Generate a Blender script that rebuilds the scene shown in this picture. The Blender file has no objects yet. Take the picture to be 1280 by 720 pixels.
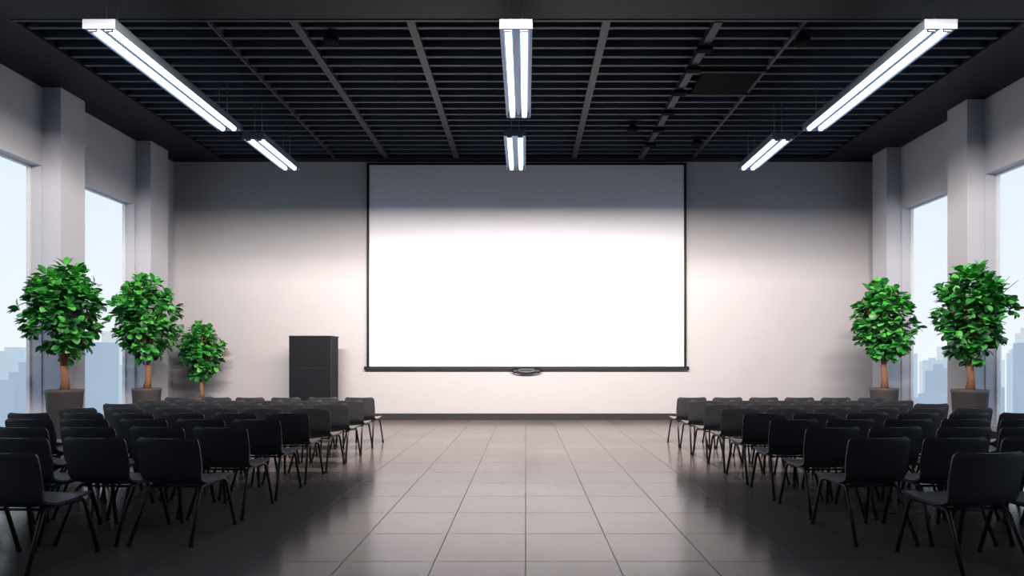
import bpy, math, random
from mathutils import Vector, Matrix
R = random.Random(7)
scene = bpy.context.scene
try:
    scene.view_settings.view_transform = 'Standard'
    scene.view_settings.look = 'None'
except Exception as e:
    print(e)

# ---------------- materials ----------------
def mat(name, col, rough=0.5, metal=0.0, spec=0.5, var=0.08, nscale=6.0, emit=None, estr=0.0, bump=0.0, bscale=80.0):
    m = bpy.data.materials.new(name); m.use_nodes = True
    nt = m.node_tree; b = nt.nodes['Principled BSDF']
    tc = nt.nodes.new('ShaderNodeTexCoord')
    nz = nt.nodes.new('ShaderNodeTexNoise'); nz.inputs['Scale'].default_value = nscale
    nz.inputs['Detail'].default_value = 4
    nt.links.new(tc.outputs['Object'], nz.inputs['Vector'])
    mx = nt.nodes.new('ShaderNodeMix'); mx.data_type = 'RGBA'
    mx.inputs[6].default_value = (*[max(0, c*(1-var)) for c in col], 1)
    mx.inputs[7].default_value = (*[min(1, c*(1+var)) for c in col], 1)
    nt.links.new(nz.outputs['Fac'], mx.inputs[0])
    nt.links.new(mx.outputs[2], b.inputs['Base Color'])
    b.inputs['Roughness'].default_value = rough
    b.inputs['Metallic'].default_value = metal
    b.inputs['Specular IOR Level'].default_value = spec
    if emit:
        b.inputs['Emission Color'].default_value = (*emit, 1)
        b.inputs['Emission Strength'].default_value = estr
    if bump > 0:
        n2 = nt.nodes.new('ShaderNodeTexNoise'); n2.inputs['Scale'].default_value = bscale
        nt.links.new(tc.outputs['Object'], n2.inputs['Vector'])
        bp = nt.nodes.new('ShaderNodeBump'); bp.inputs['Strength'].default_value = bump
        bp.inputs['Distance'].default_value = 0.01
        nt.links.new(n2.outputs['Fac'], bp.inputs['Height'])
        nt.links.new(bp.outputs['Normal'], b.inputs['Normal'])
    return m

M_wall = mat('wall_plaster', (0.395, 0.405, 0.45), 0.85, spec=0.2, var=0.03, nscale=1.5, bump=0.05)
M_side = mat('side_wall_plaster', (0.41, 0.43, 0.49), 0.85, spec=0.2, var=0.03, nscale=1.5)
M_rear = mat('rear_wall_paint', (0.22, 0.24, 0.29), 0.85, spec=0.2, var=0.03, nscale=1.5)
M_black = mat('ceiling_black', (0.008, 0.0095, 0.015), 0.6, spec=0.3)
M_slat = mat('slat_grey', (0.036, 0.046, 0.070), 0.55, spec=0.4)
M_rail = mat('rail_grey', (0.022, 0.028, 0.043), 0.5, spec=0.4)
M_void = mat('void_black', (0.004, 0.004, 0.005), 0.9, spec=0.1)
M_base = mat('baseboard_dark', (0.022, 0.023, 0.032), 0.4)
M_screen = mat('screen_fabric', (0.70, 0.735, 0.83), 0.9, spec=0.1, var=0.01)
M_frame = mat('frame_black', (0.007, 0.007, 0.010), 0.45, spec=0.2)
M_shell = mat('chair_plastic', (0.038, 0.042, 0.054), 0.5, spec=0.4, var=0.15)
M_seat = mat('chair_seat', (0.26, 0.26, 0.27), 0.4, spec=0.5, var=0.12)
M_leg = mat('chair_steel', (0.015, 0.015, 0.018), 0.3, metal=0.2)
M_cab = mat('cabinet_black', (0.007, 0.008, 0.012), 0.55, spec=0.15)
M_cab2 = mat('cabinet_edge', (0.02, 0.02, 0.025), 0.5, spec=0.2)
M_pot = mat('pot_grey', (0.065, 0.060, 0.066), 0.7, bump=0.2)
M_soil = mat('soil', (0.03, 0.02, 0.012), 0.95, bump=0.6, nscale=30)
M_bark = mat('bark', (0.20, 0.10, 0.055), 0.85, var=0.4, nscale=18, bump=0.6)
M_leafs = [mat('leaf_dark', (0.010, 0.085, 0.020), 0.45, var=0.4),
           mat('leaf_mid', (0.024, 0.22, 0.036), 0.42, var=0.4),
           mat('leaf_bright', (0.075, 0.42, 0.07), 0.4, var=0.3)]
M_alu = mat('lamp_housing', (0.13, 0.155, 0.20), 0.4, metal=0.3)
M_tube = mat('lamp_tube', (0.9, 0.9, 0.9), 0.4, emit=(0.56, 0.76, 1.0), estr=6.5)
M_diff = mat('lamp_diffuser', (0.10, 0.12, 0.16), 0.5)
M_handle = mat('handle_grey', (0.10, 0.11, 0.14), 0.35, metal=0.5)
M_wframe = mat('window_frame', (0.55, 0.58, 0.62), 0.5)

TILE = 0.645
def floor_mat():
    m = bpy.data.materials.new('floor_tiles'); m.use_nodes = True
    nt = m.node_tree; b = nt.nodes['Principled BSDF']
    tc = nt.nodes.new('ShaderNodeTexCoord')
    mp = nt.nodes.new('ShaderNodeMapping')
    mp.inputs['Location'].default_value = (0.0, -(4.61 % TILE), 0)
    nt.links.new(tc.outputs['Object'], mp.inputs['Vector'])
    br = nt.nodes.new('ShaderNodeTexBrick')
    br.offset = 0.0; br.squash = 1.0
    br.inputs['Scale'].default_value = 1.0
    br.inputs['Brick Width'].default_value = TILE
    br.inputs['Row Height'].default_value = TILE
    br.inputs['Mortar Size'].default_value = 0.005
    br.inputs['Mortar Smooth'].default_value = 0.2
    br.inputs['Color1'].default_value = (0.150, 0.132, 0.138, 1)
    br.inputs['Color2'].default_value = (0.205, 0.176, 0.178, 1)
    br.inputs['Mortar'].default_value = (0.055, 0.050, 0.057, 1)
    nt.links.new(mp.outputs[0], br.inputs['Vector'])
    nz = nt.nodes.new('ShaderNodeTexNoise'); nz.inputs['Scale'].default_value = 0.9; nz.inputs['Detail'].default_value = 3
    nt.links.new(tc.outputs['Object'], nz.inputs['Vector'])
    mx = nt.nodes.new('ShaderNodeMix'); mx.data_type = 'RGBA'; mx.blend_type = 'MULTIPLY'
    mx.inputs[0].default_value = 0.3
    nt.links.new(br.outputs['Color'], mx.inputs[6]); nt.links.new(nz.outputs['Fac'], mx.inputs[7])
    nt.links.new(mx.outputs[2], b.inputs['Base Color'])
    mr = nt.nodes.new('ShaderNodeMapRange')
    mr.inputs['To Min'].default_value = 0.13; mr.inputs['To Max'].default_value = 0.25
    nt.links.new(nz.outputs['Fac'], mr.inputs['Value'])
    mm = nt.nodes.new('ShaderNodeMath'); mm.operation = 'MULTIPLY_ADD'; mm.inputs[1].default_value = 0.3
    nt.links.new(br.outputs['Fac'], mm.inputs[0]); nt.links.new(mr.outputs[0], mm.inputs[2])
    nt.links.new(mm.outputs[0], b.inputs['Roughness'])
    b.inputs['Specular IOR Level'].default_value = 0.45
    bp = nt.nodes.new('ShaderNodeBump'); bp.inputs['Strength'].default_value = 0.2; bp.inputs['Distance'].default_value = 0.002
    bp.invert = True
    nt.links.new(br.outputs['Fac'], bp.inputs['Height']); nt.links.new(bp.outputs[0], b.inputs['Normal'])
    return m
M_floor = floor_mat()

def glass_mat():
    m = bpy.data.materials.new('window_glass'); m.use_nodes = True
    nt = m.node_tree; nt.nodes.clear()
    o = nt.nodes.new('ShaderNodeOutputMaterial'); t = nt.nodes.new('ShaderNodeBsdfTransparent')
    g = nt.nodes.new('ShaderNodeBsdfGlossy'); g.inputs['Roughness'].default_value = 0.05
    t.inputs['Color'].default_value = (0.98, 0.99, 1, 1)
    x = nt.nodes.new('ShaderNodeMixShader'); x.inputs[0].default_value = 0.03
    nt.links.new(t.outputs[0], x.inputs[1]); nt.links.new(g.outputs[0], x.inputs[2]); nt.links.new(x.outputs[0], o.inputs[0])
    return m
M_glass = glass_mat()

def city_mat(name, c, e):  # emission on the buildings stands in for atmospheric haze
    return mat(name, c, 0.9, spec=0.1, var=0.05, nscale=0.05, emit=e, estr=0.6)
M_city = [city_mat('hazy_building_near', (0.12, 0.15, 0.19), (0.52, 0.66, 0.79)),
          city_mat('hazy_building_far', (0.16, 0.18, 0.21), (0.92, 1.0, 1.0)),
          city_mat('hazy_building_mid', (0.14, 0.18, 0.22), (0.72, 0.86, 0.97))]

# ---------------- mesh builder ----------------
class MB:
    def __init__(s): s.v = []; s.f = []; s.m = []; s.mats = []; s.sm = []
    def mi(s, m):
        if m not in s.mats: s.mats.append(m)
        return s.mats.index(m)
    def add(s, vs, fs, m, smooth=False):
        o = len(s.v); s.v += [tuple(v) for v in vs]; i = s.mi(m)
        for f in fs: s.f.append([o+k for k in f]); s.m.append(i); s.sm.append(smooth)
    def box(s, x0, x1, y0, y1, z0, z1, m):
        vs = [(x0,y0,z0),(x1,y0,z0),(x1,y1,z0),(x0,y1,z0),(x0,y0,z1),(x1,y0,z1),(x1,y1,z1),(x0,y1,z1)]
        fs = [(0,3,2,1),(4,5,6,7),(0,1,5,4),(1,2,6,5),(2,3,7,6),(3,0,4,7)]
        s.add(vs, fs, m)
    def tube(s, pts, rad, m, n=8):
        pts = [Vector(p) for p in pts]
        if not hasattr(rad, '__len__'): rad = [rad]*len(pts)
        vs = []; fs = []
        prev = None
        for i, p in enumerate(pts):
            a = pts[max(0, i-1)]; b = pts[min(len(pts)-1, i+1)]
            d = (b-a).normalized()
            if prev is None:
                ref = Vector((1,0,0)) if abs(d.x) < 0.8 else Vector((0,1,0))
            else: ref = prev
            u = (ref - d*ref.dot(d)).normalized(); w = d.cross(u); prev = u
            for k in range(n):
                t = 2*math.pi*k/n
                vs.append(p+u*math.cos(t)*rad[i]+w*math.sin(t)*rad[i])
        for i in range(len(pts)-1):
            for k in range(n):
                fs.append((i*n+k, i*n+(k+1)%n, (i+1)*n+(k+1)%n, (i+1)*n+k))
        fs.append(tuple(reversed(range(n)))); fs.append(tuple((len(pts)-1)*n+k for k in range(n)))
        s.add(vs, fs, m, True)
    def lathe(s, prof, m, cx=0, cy=0, n=32, smooth=True):
        vs = []; fs = []
        for r, z in prof:
            for k in range(n):
                t = 2*math.pi*k/n; vs.append((cx+r*math.cos(t), cy+r*math.sin(t), z))
        for i in range(len(prof)-1):
            for k in range(n):
                fs.append((i*n+k, i*n+(k+1)%n, (i+1)*n+(k+1)%n, (i+1)*n+k))
        s.add(vs, fs, m, smooth)
    def mesh(s, name):
        me = bpy.data.meshes.new(name); me.from_pydata(s.v, [], s.f)
        for m in s.mats: me.materials.append(m)
        me.polygons.foreach_set('material_index', s.m); me.polygons.foreach_set('use_smooth', s.sm)
        me.update(); return me
    def obj(s, name, loc=(0,0,0), bevel=0):
        o = bpy.data.objects.new(name, s.mesh(name)); o.location = loc
        scene.collection.objects.link(o)
        if bevel:
            b = o.modifiers.new('bevel', 'BEVEL'); b.width = bevel; b.segments = 2; b.limit_method = 'ANGLE'
        return o

XL, XR = -8.63, 8.57
YB, YN = 13.72, -4.0
ZC = 6.32; ZT = 6.95
T = 0.26
# ---------------- shell ----------------
b = MB(); b.box(XL-T, XR+T, YN-.2, YB+.2, -0.2, 0, M_floor); b.obj('floor')
b = MB(); b.box(XL-T, XR+T, YB, YB+.2, 0, ZT, M_wall); b.obj('wall_back')
b = MB(); b.box(XL-T, XR+T, YN-.2, YN, 0, ZT, M_rear); b.obj('wall_rear')
HEAD, SILL = 4.92, 0.25
def side_wall(name, xin, sgn, wins, pillars):
    b = MB()
    xa, xb = sorted((xin, xin+sgn*T))
    y = YN
    for (a, c) in sorted(wins):
        b.box(xa, xb, y, a, 0, ZT, M_side)
        b.box(xa, xb, a, c, 0, SILL, M_side); b.box(xa, xb, a, c, HEAD, ZT, M_side)
        y = c
    b.box(xa, xb, y, YB, 0, ZT, M_side)
    p0, p1 = sorted((xin, xin-sgn*0.33))
    for (a, c) in pillars: b.box(p0, p1, a, c, 0, ZC, M_side)
    b.obj(name)
winL = [(10.55, 12.35), (7.0, 9.98), (3.6, 6.4), (0.2, 3.0), (-3.2, -0.4)]
pilL = [(10.0, 10.55), (12.4, 13.0), (6.43, 6.97), (3.03, 3.57), (-0.37, 0.17)]
winR = [(10.96, 12.75), (7.5, 10.43), (4.0, 6.9), (0.5, 3.4), (-3.0, -0.1)]
pilR = [(10.45, 10.94), (12.78, 13.3), (6.93, 7.47), (3.43, 3.97), (-0.07, 0.47)]
side_wall('wall_left', XL, -1, winL, pilL)
side_wall('wall_right', XR, 1, winR, pilR)
wi = 1
for xin, sg, wins in ((XL, -1, winL), (XR, 1, winR)):
    for (a, c) in wins:
        b = MB()
        x0, x1 = sorted((xin+sg*(T-.08), xin+sg*(T-.02)))
        f = 0.035
        b.box(x0, x1, a, a+f, SILL, HEAD, M_wframe); b.box(x0, x1, c-f, c, SILL, HEAD, M_wframe)
        b.box(x0, x1, a+f, c-f, SILL, SILL+f, M_wframe); b.box(x0, x1, a+f, c-f, HEAD-f, HEAD, M_wframe)
        xm = (x0+x1)/2
        b.add([(xm,a+f,SILL+f),(xm,c-f,SILL+f),(xm,c-f,HEAD-f),(xm,a+f,HEAD-f)], [(0,1,2,3)], M_glass)
        b.obj('window_%d' % wi); wi += 1
b = MB(); b.box(XL, XR, YB-.03, YB, 0, .16, M_base); b.obj('baseboard_back')
for nm, xin, sg, pil in (('left', XL, 1, pilL), ('right', XR, -1, pilR)):
    b = MB(); x0, x1 = sorted((xin, xin+sg*.025)); 
    ys = sorted(pil); y = YN
    for a, c in ys:
        b.box(x0, x1, y, a, 0, .15, M_base)
        q0, q1 = sorted((xin, xin+sg*.355)); b.box(q0, q1, a-.02, c+.02, 0, .15, M_base); y = c
    b.box(x0, x1, y, YB-.03, 0, .15, M_base)
    b.obj('baseboard_'+nm)

# ceiling: slab + soffits + beams + slat grid
b = MB()
b.box(XL-T, XR+T, YN-.2, YB+.2, ZT, ZT+.2, M_void)
b.box(XL, -7.35, YN, YB, ZC, ZT, M_black)
b.box(7.2, XR, YN, YB, ZC, ZT, M_black)
b.box(-7.35, 7.2, 7.35, 8.0, ZC-.02, ZT, M_black)
b.box(-7.35, 7.2, 13.45, YB, ZC, ZT, M_black)
b.obj('ceiling')
b = MB()
y = -3.8
while y < 13.4:
    if not (7.2 < y < 8.05):
        b.box(-7.35, 7.2, y, y+.055, ZC+.03, ZC+.13, M_slat)
    y += 0.262
b.box(-7.35, 7.2, 7.985, 8.03, ZC-.03, ZC+.02, M_rail)
for x, w, h in ((-3.35,.12,0.0),(-1.66,.12,0.0),(1.17,.12,0.0),(2.77,.12,-.04),(-4.6,.03,0),(4.05,.05,0.01),(-6.0,.02,0.01),(5.9,.03,0.01)):
    b.box(x-w/2, x+w/2, 8.03, 13.45, ZC+h, ZC+.12, M_rail if w > .1 else M_slat)
    b.box(x-w/2, x+w/2, YN, 7.35, ZC+h, ZC+.12, M_rail if w > .1 else M_slat)
b.obj('ceiling_slat_grid')
# ceiling service duct with brackets
b = MB()
b.box(3.0, 4.0, 9.45, 10.2, ZC-.02, ZC+.2, M_void)
b.box(2.95, 4.05, 9.4, 9.45, ZC-.03, ZC+.2, M_black)
b.box(2.95, 4.05, 10.2, 10.25, ZC-.03, ZC+.2, M_black)
for yy in (8.6, 9.2, 10.0, 10.8, 11.6, 12.4):
    b.box(2.66, 2.88, yy, yy+.12, ZC-.1, ZC-.04, M_void)
b.obj('ceiling_duct')
for (x, yy) in ((2.2, 11.55), (3.75, 12.3), (-2.9, 8.35), (4.15, 8.4)):
    b = MB(); b.lathe([(0.0,ZC+.03),(.05,ZC+.03),(.05,ZC-.04),(.11,ZC-.06),(.11,ZC-.13),(.09,ZC-.14),(0.0,ZC-.14)], M_void, x, yy, 20)
    b.obj('ceiling_spotlight')

# unseen trough, added to cut the lamp's light off the upper wall
b = MB()
b.box(-7.2, 7.1, 5.43, 5.46, 5.968, ZC+.04, M_black)
b.box(-7.2, 7.1, 4.9, 5.43, 6.2, ZC+.04, M_black)
b.box(-7.2, 7.1, 4.88, 4.92, 5.94, 6.2, M_black)
b.obj('added_shade_trough')
L = bpy.data.lights.new('added_wall_fill', 'AREA'); L.shape = 'RECTANGLE'  # out-of-view area lamp added to brighten the back wall and screen
L.size = 11.5; L.size_y = 0.10; L.energy = 2050; L.color = (1.0, 0.84, 0.72); L.spread = math.radians(130)
lo = bpy.data.objects.new('added_wall_fill', L); scene.collection.objects.link(lo)
lo.location = (-.03, 4.97, 6.06); lo.rotation_euler = (math.radians(90-12), 0, 0)

# ---------------- screen ----------------
b = MB()
x0, x1, z0, z1 = -3.87, 3.92, 1.29, 6.27
yf = YB-0.07
b.box(x0+.05, x1-.05, yf, yf+.02, z0, z1-.04, M_screen)
b.box(x0, x0+.06, yf-.015, yf+.03, z0, z1, M_frame); b.box(x1-.06, x1, yf-.015, yf+.03, z0, z1, M_frame)
b.box(x0, x1, yf-.015, yf+.03, z1-.05, z1, M_frame)
b.box(x0-.06, x1+.06, yf-.03, yf+.06, z0-.06, z0+.02, M_frame)
b.box(x0, x1, yf-.034, yf-.03, z0-.036, z0-.026, M_handle)
# pull handle
pts = [(0.02+.36*math.cos(t), yf-.03, z0-.075+.075*math.sin(t)) for t in [math.pi*2*k/24 for k in range(25)]]
b.tube(pts, .018, M_frame, 6)
pts = [(0.02+.2*math.cos(t), yf-.035, z0-.08+.035*math.sin(t)) for t in [math.pi*2*k/20 for k in range(21)]]
b.tube(pts, .018, M_handle, 6)
b.box(-.3, .34, yf-.02, yf+.03, z0-.1, z0-.05, M_handle)
b.obj('projection_screen')

# ---------------- ceiling lamps ----------------
def lamp(x, y0, y1, z=5.6, w=.41):
    b = MB(); h = w/2
    b.box(-h, h, y0, y1, .05, .09, M_alu)
    for s in (-1, 1):
        a, c = sorted((s*h, s*(h-.02)))
        b.box(a, c, y0, y1, -.02, .05, M_alu)
    b.box(-.025, .025, y0+.02, y1-.02, -.01, .05, M_alu)
    b.box(-h, h, y0-.02, y0, -.03, .09, M_diff); b.box(-h, h, y1, y1+.02, -.03, .09, M_diff)
    for s in (-1, 1):
        b.box(s*.105-.07, s*.105+.07, y0+.01, y1-.01, .035, .05, M_diff)
        b.tube([(s*.10, y0+.03, -.005), (s*.10, y1-.03, -.005)], .042, M_tube, 12)
        b.box(s*.10-.045, s*.10+.045, y0, y0+.03, -.05, .05, M_alu)
        b.box(s*.10-.045, s*.10+.045, y1-.03, y1, -.05, .05, M_alu)
    for yy in (y0+.2, y1-.2):
        b.box(-.09, .09, yy-.05, yy+.05, .09, .16, M_black)
        b.tube([(-.07, yy, .1), (-.07, yy, ZC+.1-z)], .008, M_alu, 6)
        b.tube([(.07, yy, .1), (.07, yy, ZC+.1-z)], .008, M_alu, 6)
    b.obj('hanging_light_fixture', (x, 0, z))
lamp(-5.32, 7.0, 10.05); lamp(-.12, 7.0, 9.5); lamp(5.18, 7.0, 10.05)
lamp(-5.08, 10.45, 12.1); lamp(-.2, 10.3, 12.1); lamp(4.8, 10.45, 12.1)

# ---------------- chairs ----------------
def chair_mesh():
    prof = [(-.075,.82),(-.073,.805),(-.07,.79),(-.062,.75),(-.052,.70),(-.04,.64),(-.026,.58),(-.008,.52),(.018,.475),(.06,.452),(.12,.443),(.2,.44),(.28,.443),(.36,.45),(.42,.452),(.455,.445),(.475,.428)]
    n = len(prof); nv = 15
    d = [0]
    for i in range(1, n): d.append(d[-1]+math.dist(prof[i], prof[i-1]))
    tot = d[-1]
    def halfw(t):
        W = .25 if t < .28 else (.25-.015*math.sin(min(1, (t-.28)/.15)*math.pi/2))
        r = .045
        if t < r: return W-r+math.sqrt(max(0, r*r-(r-t)**2))
        u = tot-t
        if u < .06: return W-.06+math.sqrt(max(0, .06**2-(.06-u)**2))
        return W
    top = []; 
    for i, (y, z) in enumerate(prof):
        w = halfw(d[i]); isback = max(0, min(1, (z-.46)/.15))
        for k in range(nv):
            s = -1+2*k/(nv-1); s2 = math.sin(s*math.pi/2)
            yy = y + isback*0.035*(s2*s2)
            zz = z + (1-isback)*0.018*(s2*s2) - (0.008 if 9 < i < 14 else 0)
            top.append(Vector((s2*w, yy, zz)))
    b = MB(); th = .016
    nrm = []
    for i in range(n):
        for k in range(nv):
            a = top[max(0,i-1)*nv+k]; c = top[min(n-1,i+1)*nv+k]
            e = top[i*nv+max(0,k-1)]; f = top[i*nv+min(nv-1,k+1)]
            nn = (f-e).cross(c-a)
            if nn.length < 1e-9: nn = Vector((0,0,1))
            nn.normalize(); nrm.append(nn)
    if nrm[11*nv+6].z < 0: nrm = [-q for q in nrm]
    bot = [p-q*th for p, q in zip(top, nrm)]
    fs = []; fb = []
    for i in range(n-1):
        for k in range(nv-1):
            q = (i*nv+k, (i+1)*nv+k, (i+1)*nv+k+1, i*nv+k+1)
            fs.append(q); fb.append(tuple(reversed(q)))
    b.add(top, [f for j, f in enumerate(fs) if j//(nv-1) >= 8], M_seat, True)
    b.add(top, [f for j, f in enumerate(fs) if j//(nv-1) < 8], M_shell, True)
    b.add(bot, fb, M_shell, True)
    ring = [k for k in range(nv)]+[i*nv+nv-1 for i in range(1,n)]+[(n-1)*nv+k for k in range(nv-2,-1,-1)]+[i*nv for i in range(n-2,0,-1)]
    m = len(ring); vs = [top[i] for i in ring]+[bot[i] for i in ring]
    b.add(vs, [(i,(i+1)%m,m+(i+1)%m,m+i) for i in range(m)], M_shell, False)
    r = .0135
    for s in (-1, 1):
        b.tube([(s*.245,-.13,.012),(s*.212,.03,.395),(s*.205,.055,.418),(s*.2,.09,.425),(s*.2,.33,.425),(s*.205,.365,.418),(s*.212,.385,.395),(s*.24,.47,.012)], r, M_leg, 8)
        b.tube([(s*.245,-.13,.0),(s*.244,-.127,.03)], .017, M_frame, 8)
        b.tube([(s*.24,.47,.0),(s*.2395,.467,.03)], .017, M_frame, 8)
    b.tube([(-.205,.1,.41),(.205,.1,.41)], .01, M_leg, 6)
    b.tube([(-.205,.33,.41),(.205,.33,.41)], .01, M_leg, 6)
    return b.mesh('stacking_chair')
cm = chair_mesh()
def put_chair(x, y, rot=0):
    o = bpy.data.objects.new('stacking_chair', cm); o.location = (x, y, 0); o.rotation_euler = (0, 0, rot)
    scene.collection.objects.link(o)
for r in range(9):
    y = 3.72+.715*r
    for side in (-1, 1):
        for c in range(6):
            x = 2.78+.60*c
            if r == 0:
                x = (3.43+.6*c) if side < 0 else (3.05+.6*c)
                if x > 6.1: continue
            if r == 8: x += .02
            put_chair(side*x+R.uniform(-.015,.015), y+R.uniform(-.02,.02), R.uniform(-.04,.04)+side*.03)

# ---------------- cabinet ----------------
b = MB()
b.box(-.47, .47, .02, .5, .06, 2.0, M_cab)
b.box(-.44, .44, .05, .47, 0, .06, M_frame)
b.box(-.48, .48, 0, .51, 1.985, 2.015, M_cab2)
b.box(-.455, .455, 0, .02, .08, 1.285, M_cab); b.box(-.455, .455, 0, .02, 1.305, 1.975, M_cab)
b.box(-.475, -.458, -.002, .02, .06, 1.985, M_cab2)
b.box(.458, .475, -.002, .02, .06, 1.985, M_cab2)
b.box(-.455, .455, .002, .02, 1.287, 1.303, M_cab2)
b.obj('storage_cabinet', (-4.87, 12.65, 0), .004)

# ---------------- plants ----------------
def plant(x, y, H, W, potH, potR, zb, seed, dens=1.0):
    R = random.Random(seed); b = MB()
    b.lathe([(0,0.0),(potR*.74,0.0),(potR*.78,.02),(potR*.97,potH-.06),(potR,potH-.05),(potR,potH),(potR*.9,potH),(potR*.88,potH-.05)], M_pot)
    b.lathe([(potR*.9,potH-.04),(potR*.5,potH-.03),(0.0,potH-.02)], M_soil)
    cz = (H+zb)/2; hz = (H-zb)/2; hx = W/2
    fork = zb+.02
    t0 = Vector((0,0,potH-.04))
    f0 = Vector((R.uniform(-.03,.03), 0, fork))
    k = W/1.4
    b.tube([t0, t0.lerp(f0,.4)+Vector((.02,0,0)), f0], [.075*k,.055*k,.05*k], M_bark, 8)
    nb = 7
    for i in range(nb):
        a = 2*math.pi*i/nb+R.uniform(-.3,.3); rr = R.uniform(.3,.5)*hx
        e = Vector((rr*math.cos(a), rr*math.sin(a), cz+R.uniform(-.25,.55)*hz))
        st = t0.lerp(f0, R.uniform(.75,1.0))
        mid = st.lerp(e, .5)+Vector((-math.cos(a)*.04, -math.sin(a)*.04, .04))
        b.tube([st, mid, e], [.03*k,.02*k,.008*k], M_bark, 6)
        for j in range(3):
            e2 = e+Vector((R.uniform(-.25,.25),R.uniform(-.25,.25),R.uniform(0,.3)))*k
            b.tube([mid.lerp(e,.6), e2], [.011*k,.004*k], M_bark, 5)
    # lumpy crown: clusters on an egg-shaped volume
    ncl = int(200*dens)
    for c in range(ncl):
        while True:
            p = Vector((R.uniform(-1,1),R.uniform(-1,1),R.uniform(-1,1)))
            if p.length <= 1 and p.length > .25: break
        wz = 1.0 - .32*max(0, p.z) - .22*max(0,-p.z)
        lump = .90+.16*math.sin(5*math.atan2(p.y,p.x)+5*p.z+seed)
        cen = Vector((p.x*hx*.82*wz*lump, p.y*hx*.82*wz*lump, cz+p.z*hz*.9))
        out = Vector((p.x, p.y, p.z*.8+.25)).normalized()
        for j in range(R.randint(6,9)):
            d = (out*.7+Vector((R.uniform(-1,1),R.uniform(-1,1),R.uniform(-.9,.7)))).normalized()
            up = Vector((0,0,1))+out*.8+Vector((R.uniform(-.4,.4),R.uniform(-.4,.4),0))
            sd = d.cross(up)
            if sd.length < .1: continue
            sd.normalize(); nn = sd.cross(d).normalized()
            Lf = R.uniform(.115,.175)*(.7+.3*k); wd = Lf*R.uniform(.32,.40)
            o = cen+d*.02
            st = [(0,0.04,0),(.2,.6,.01),(.45,1,.015),(.7,.9,-.01),(.9,.5,-.06),(1.0,.04,-.1)]
            vs = []; fs = []
            for (t, w, dz) in st:
                c0 = o+d*Lf*t+nn*dz*Lf
                vs += [c0+sd*wd*w+nn*wd*.22*w, c0, c0-sd*wd*w+nn*wd*.22*w]
            for q in range(5):
                a = q*3
                fs += [(a,a+3,a+4,a+1),(a+1,a+4,a+5,a+2)]
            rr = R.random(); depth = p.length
            hi = .22+.3*max(0,p.z)+.2*(depth-.5)  # crown shading put into leaf colour: brighter towards top and outside
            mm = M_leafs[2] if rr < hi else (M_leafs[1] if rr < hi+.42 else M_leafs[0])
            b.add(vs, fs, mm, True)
    b.obj('potted_tree', (x, y, 0))
plant(-7.68, 9.33, 3.20, 1.38, .96, .26, 1.33, 1)
plant(-7.68, 11.35, 3.24, 1.44, .89, .26, 1.35, 2)
plant(-7.52, 13.0, 2.38, 1.12, .60, .22, .92, 3, .75)
plant(7.3, 11.4, 3.16, 1.46, .89, .26, 1.35, 4)
plant(7.4, 9.33, 3.12, 1.36, .96, .26, 1.33, 5)

# ---------------- city ----------------
Rc = random.Random(11)
b = MB()
for i in range(260):
    for sg in (-1, 1):
        q = Rc.random()
        k = 1 if q < .4 else (2 if q < .75 else 0)
        ang = Rc.uniform(.45, 2.2)
        D = (Rc.uniform(200, 270), Rc.uniform(400, 520), Rc.uniform(290, 380))[k]
        yy = D/math.hypot(1, ang); xx = sg*yy*ang
        px = (Rc.uniform(-45, -5), Rc.uniform(0, 40), Rc.uniform(-20, 20))[k]
        if Rc.random() < .14: px += 30
        top = 1.4 + px*yy/700
        w = Rc.uniform(3, 8); dd = Rc.uniform(3, 8)
        mm = M_city[k]
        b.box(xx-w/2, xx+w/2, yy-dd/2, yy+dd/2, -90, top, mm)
        if Rc.random() < .4: b.box(xx-w/5, xx+w/6, yy-dd/5, yy+dd/5, top, top+Rc.uniform(1,4), mm)
b.obj('city_skyline')

# ---------------- world ----------------
w = bpy.data.worlds.new('World'); scene.world = w; w.use_nodes = True
nt = w.node_tree; bg = nt.nodes['Background']
tc = nt.nodes.new('ShaderNodeTexCoord'); sx = nt.nodes.new('ShaderNodeSeparateXYZ')
cr = nt.nodes.new('ShaderNodeValToRGB')
nt.links.new(tc.outputs['Generated'], sx.inputs[0])
mr = nt.nodes.new('ShaderNodeMapRange'); mr.inputs['From Min'].default_value = -0.3; mr.inputs['From Max'].default_value = 1.0
nt.links.new(sx.outputs['Z'], mr.inputs['Value']); nt.links.new(mr.outputs[0], cr.inputs[0])
e = cr.color_ramp.elements
e[0].position = 0; e[0].color = (.62, .74, .86, 1)
e[1].position = 1; e[1].color = (.38, .56, .88, 1)
x = e.new(.23); x.color = (.86, .92, .97, 1)
x = e.new(.45); x.color = (.75, .85, .96, 1)
nt.links.new(cr.outputs[0], bg.inputs['Color']); bg.inputs['Strength'].default_value = 1.08

# ---------------- camera ----------------
cd = bpy.data.cameras.new('camera'); cam = bpy.data.objects.new('camera', cd); scene.collection.objects.link(cam)
cam.location = (0, 0, 1.41); cam.rotation_euler = (math.radians(90), 0, 0)
cd.sensor_width = 36; cd.lens = 700/1280*36
cd.shift_x = -17/1280; cd.shift_y = 93/1280
cd.clip_end = 2000
scene.camera = cam
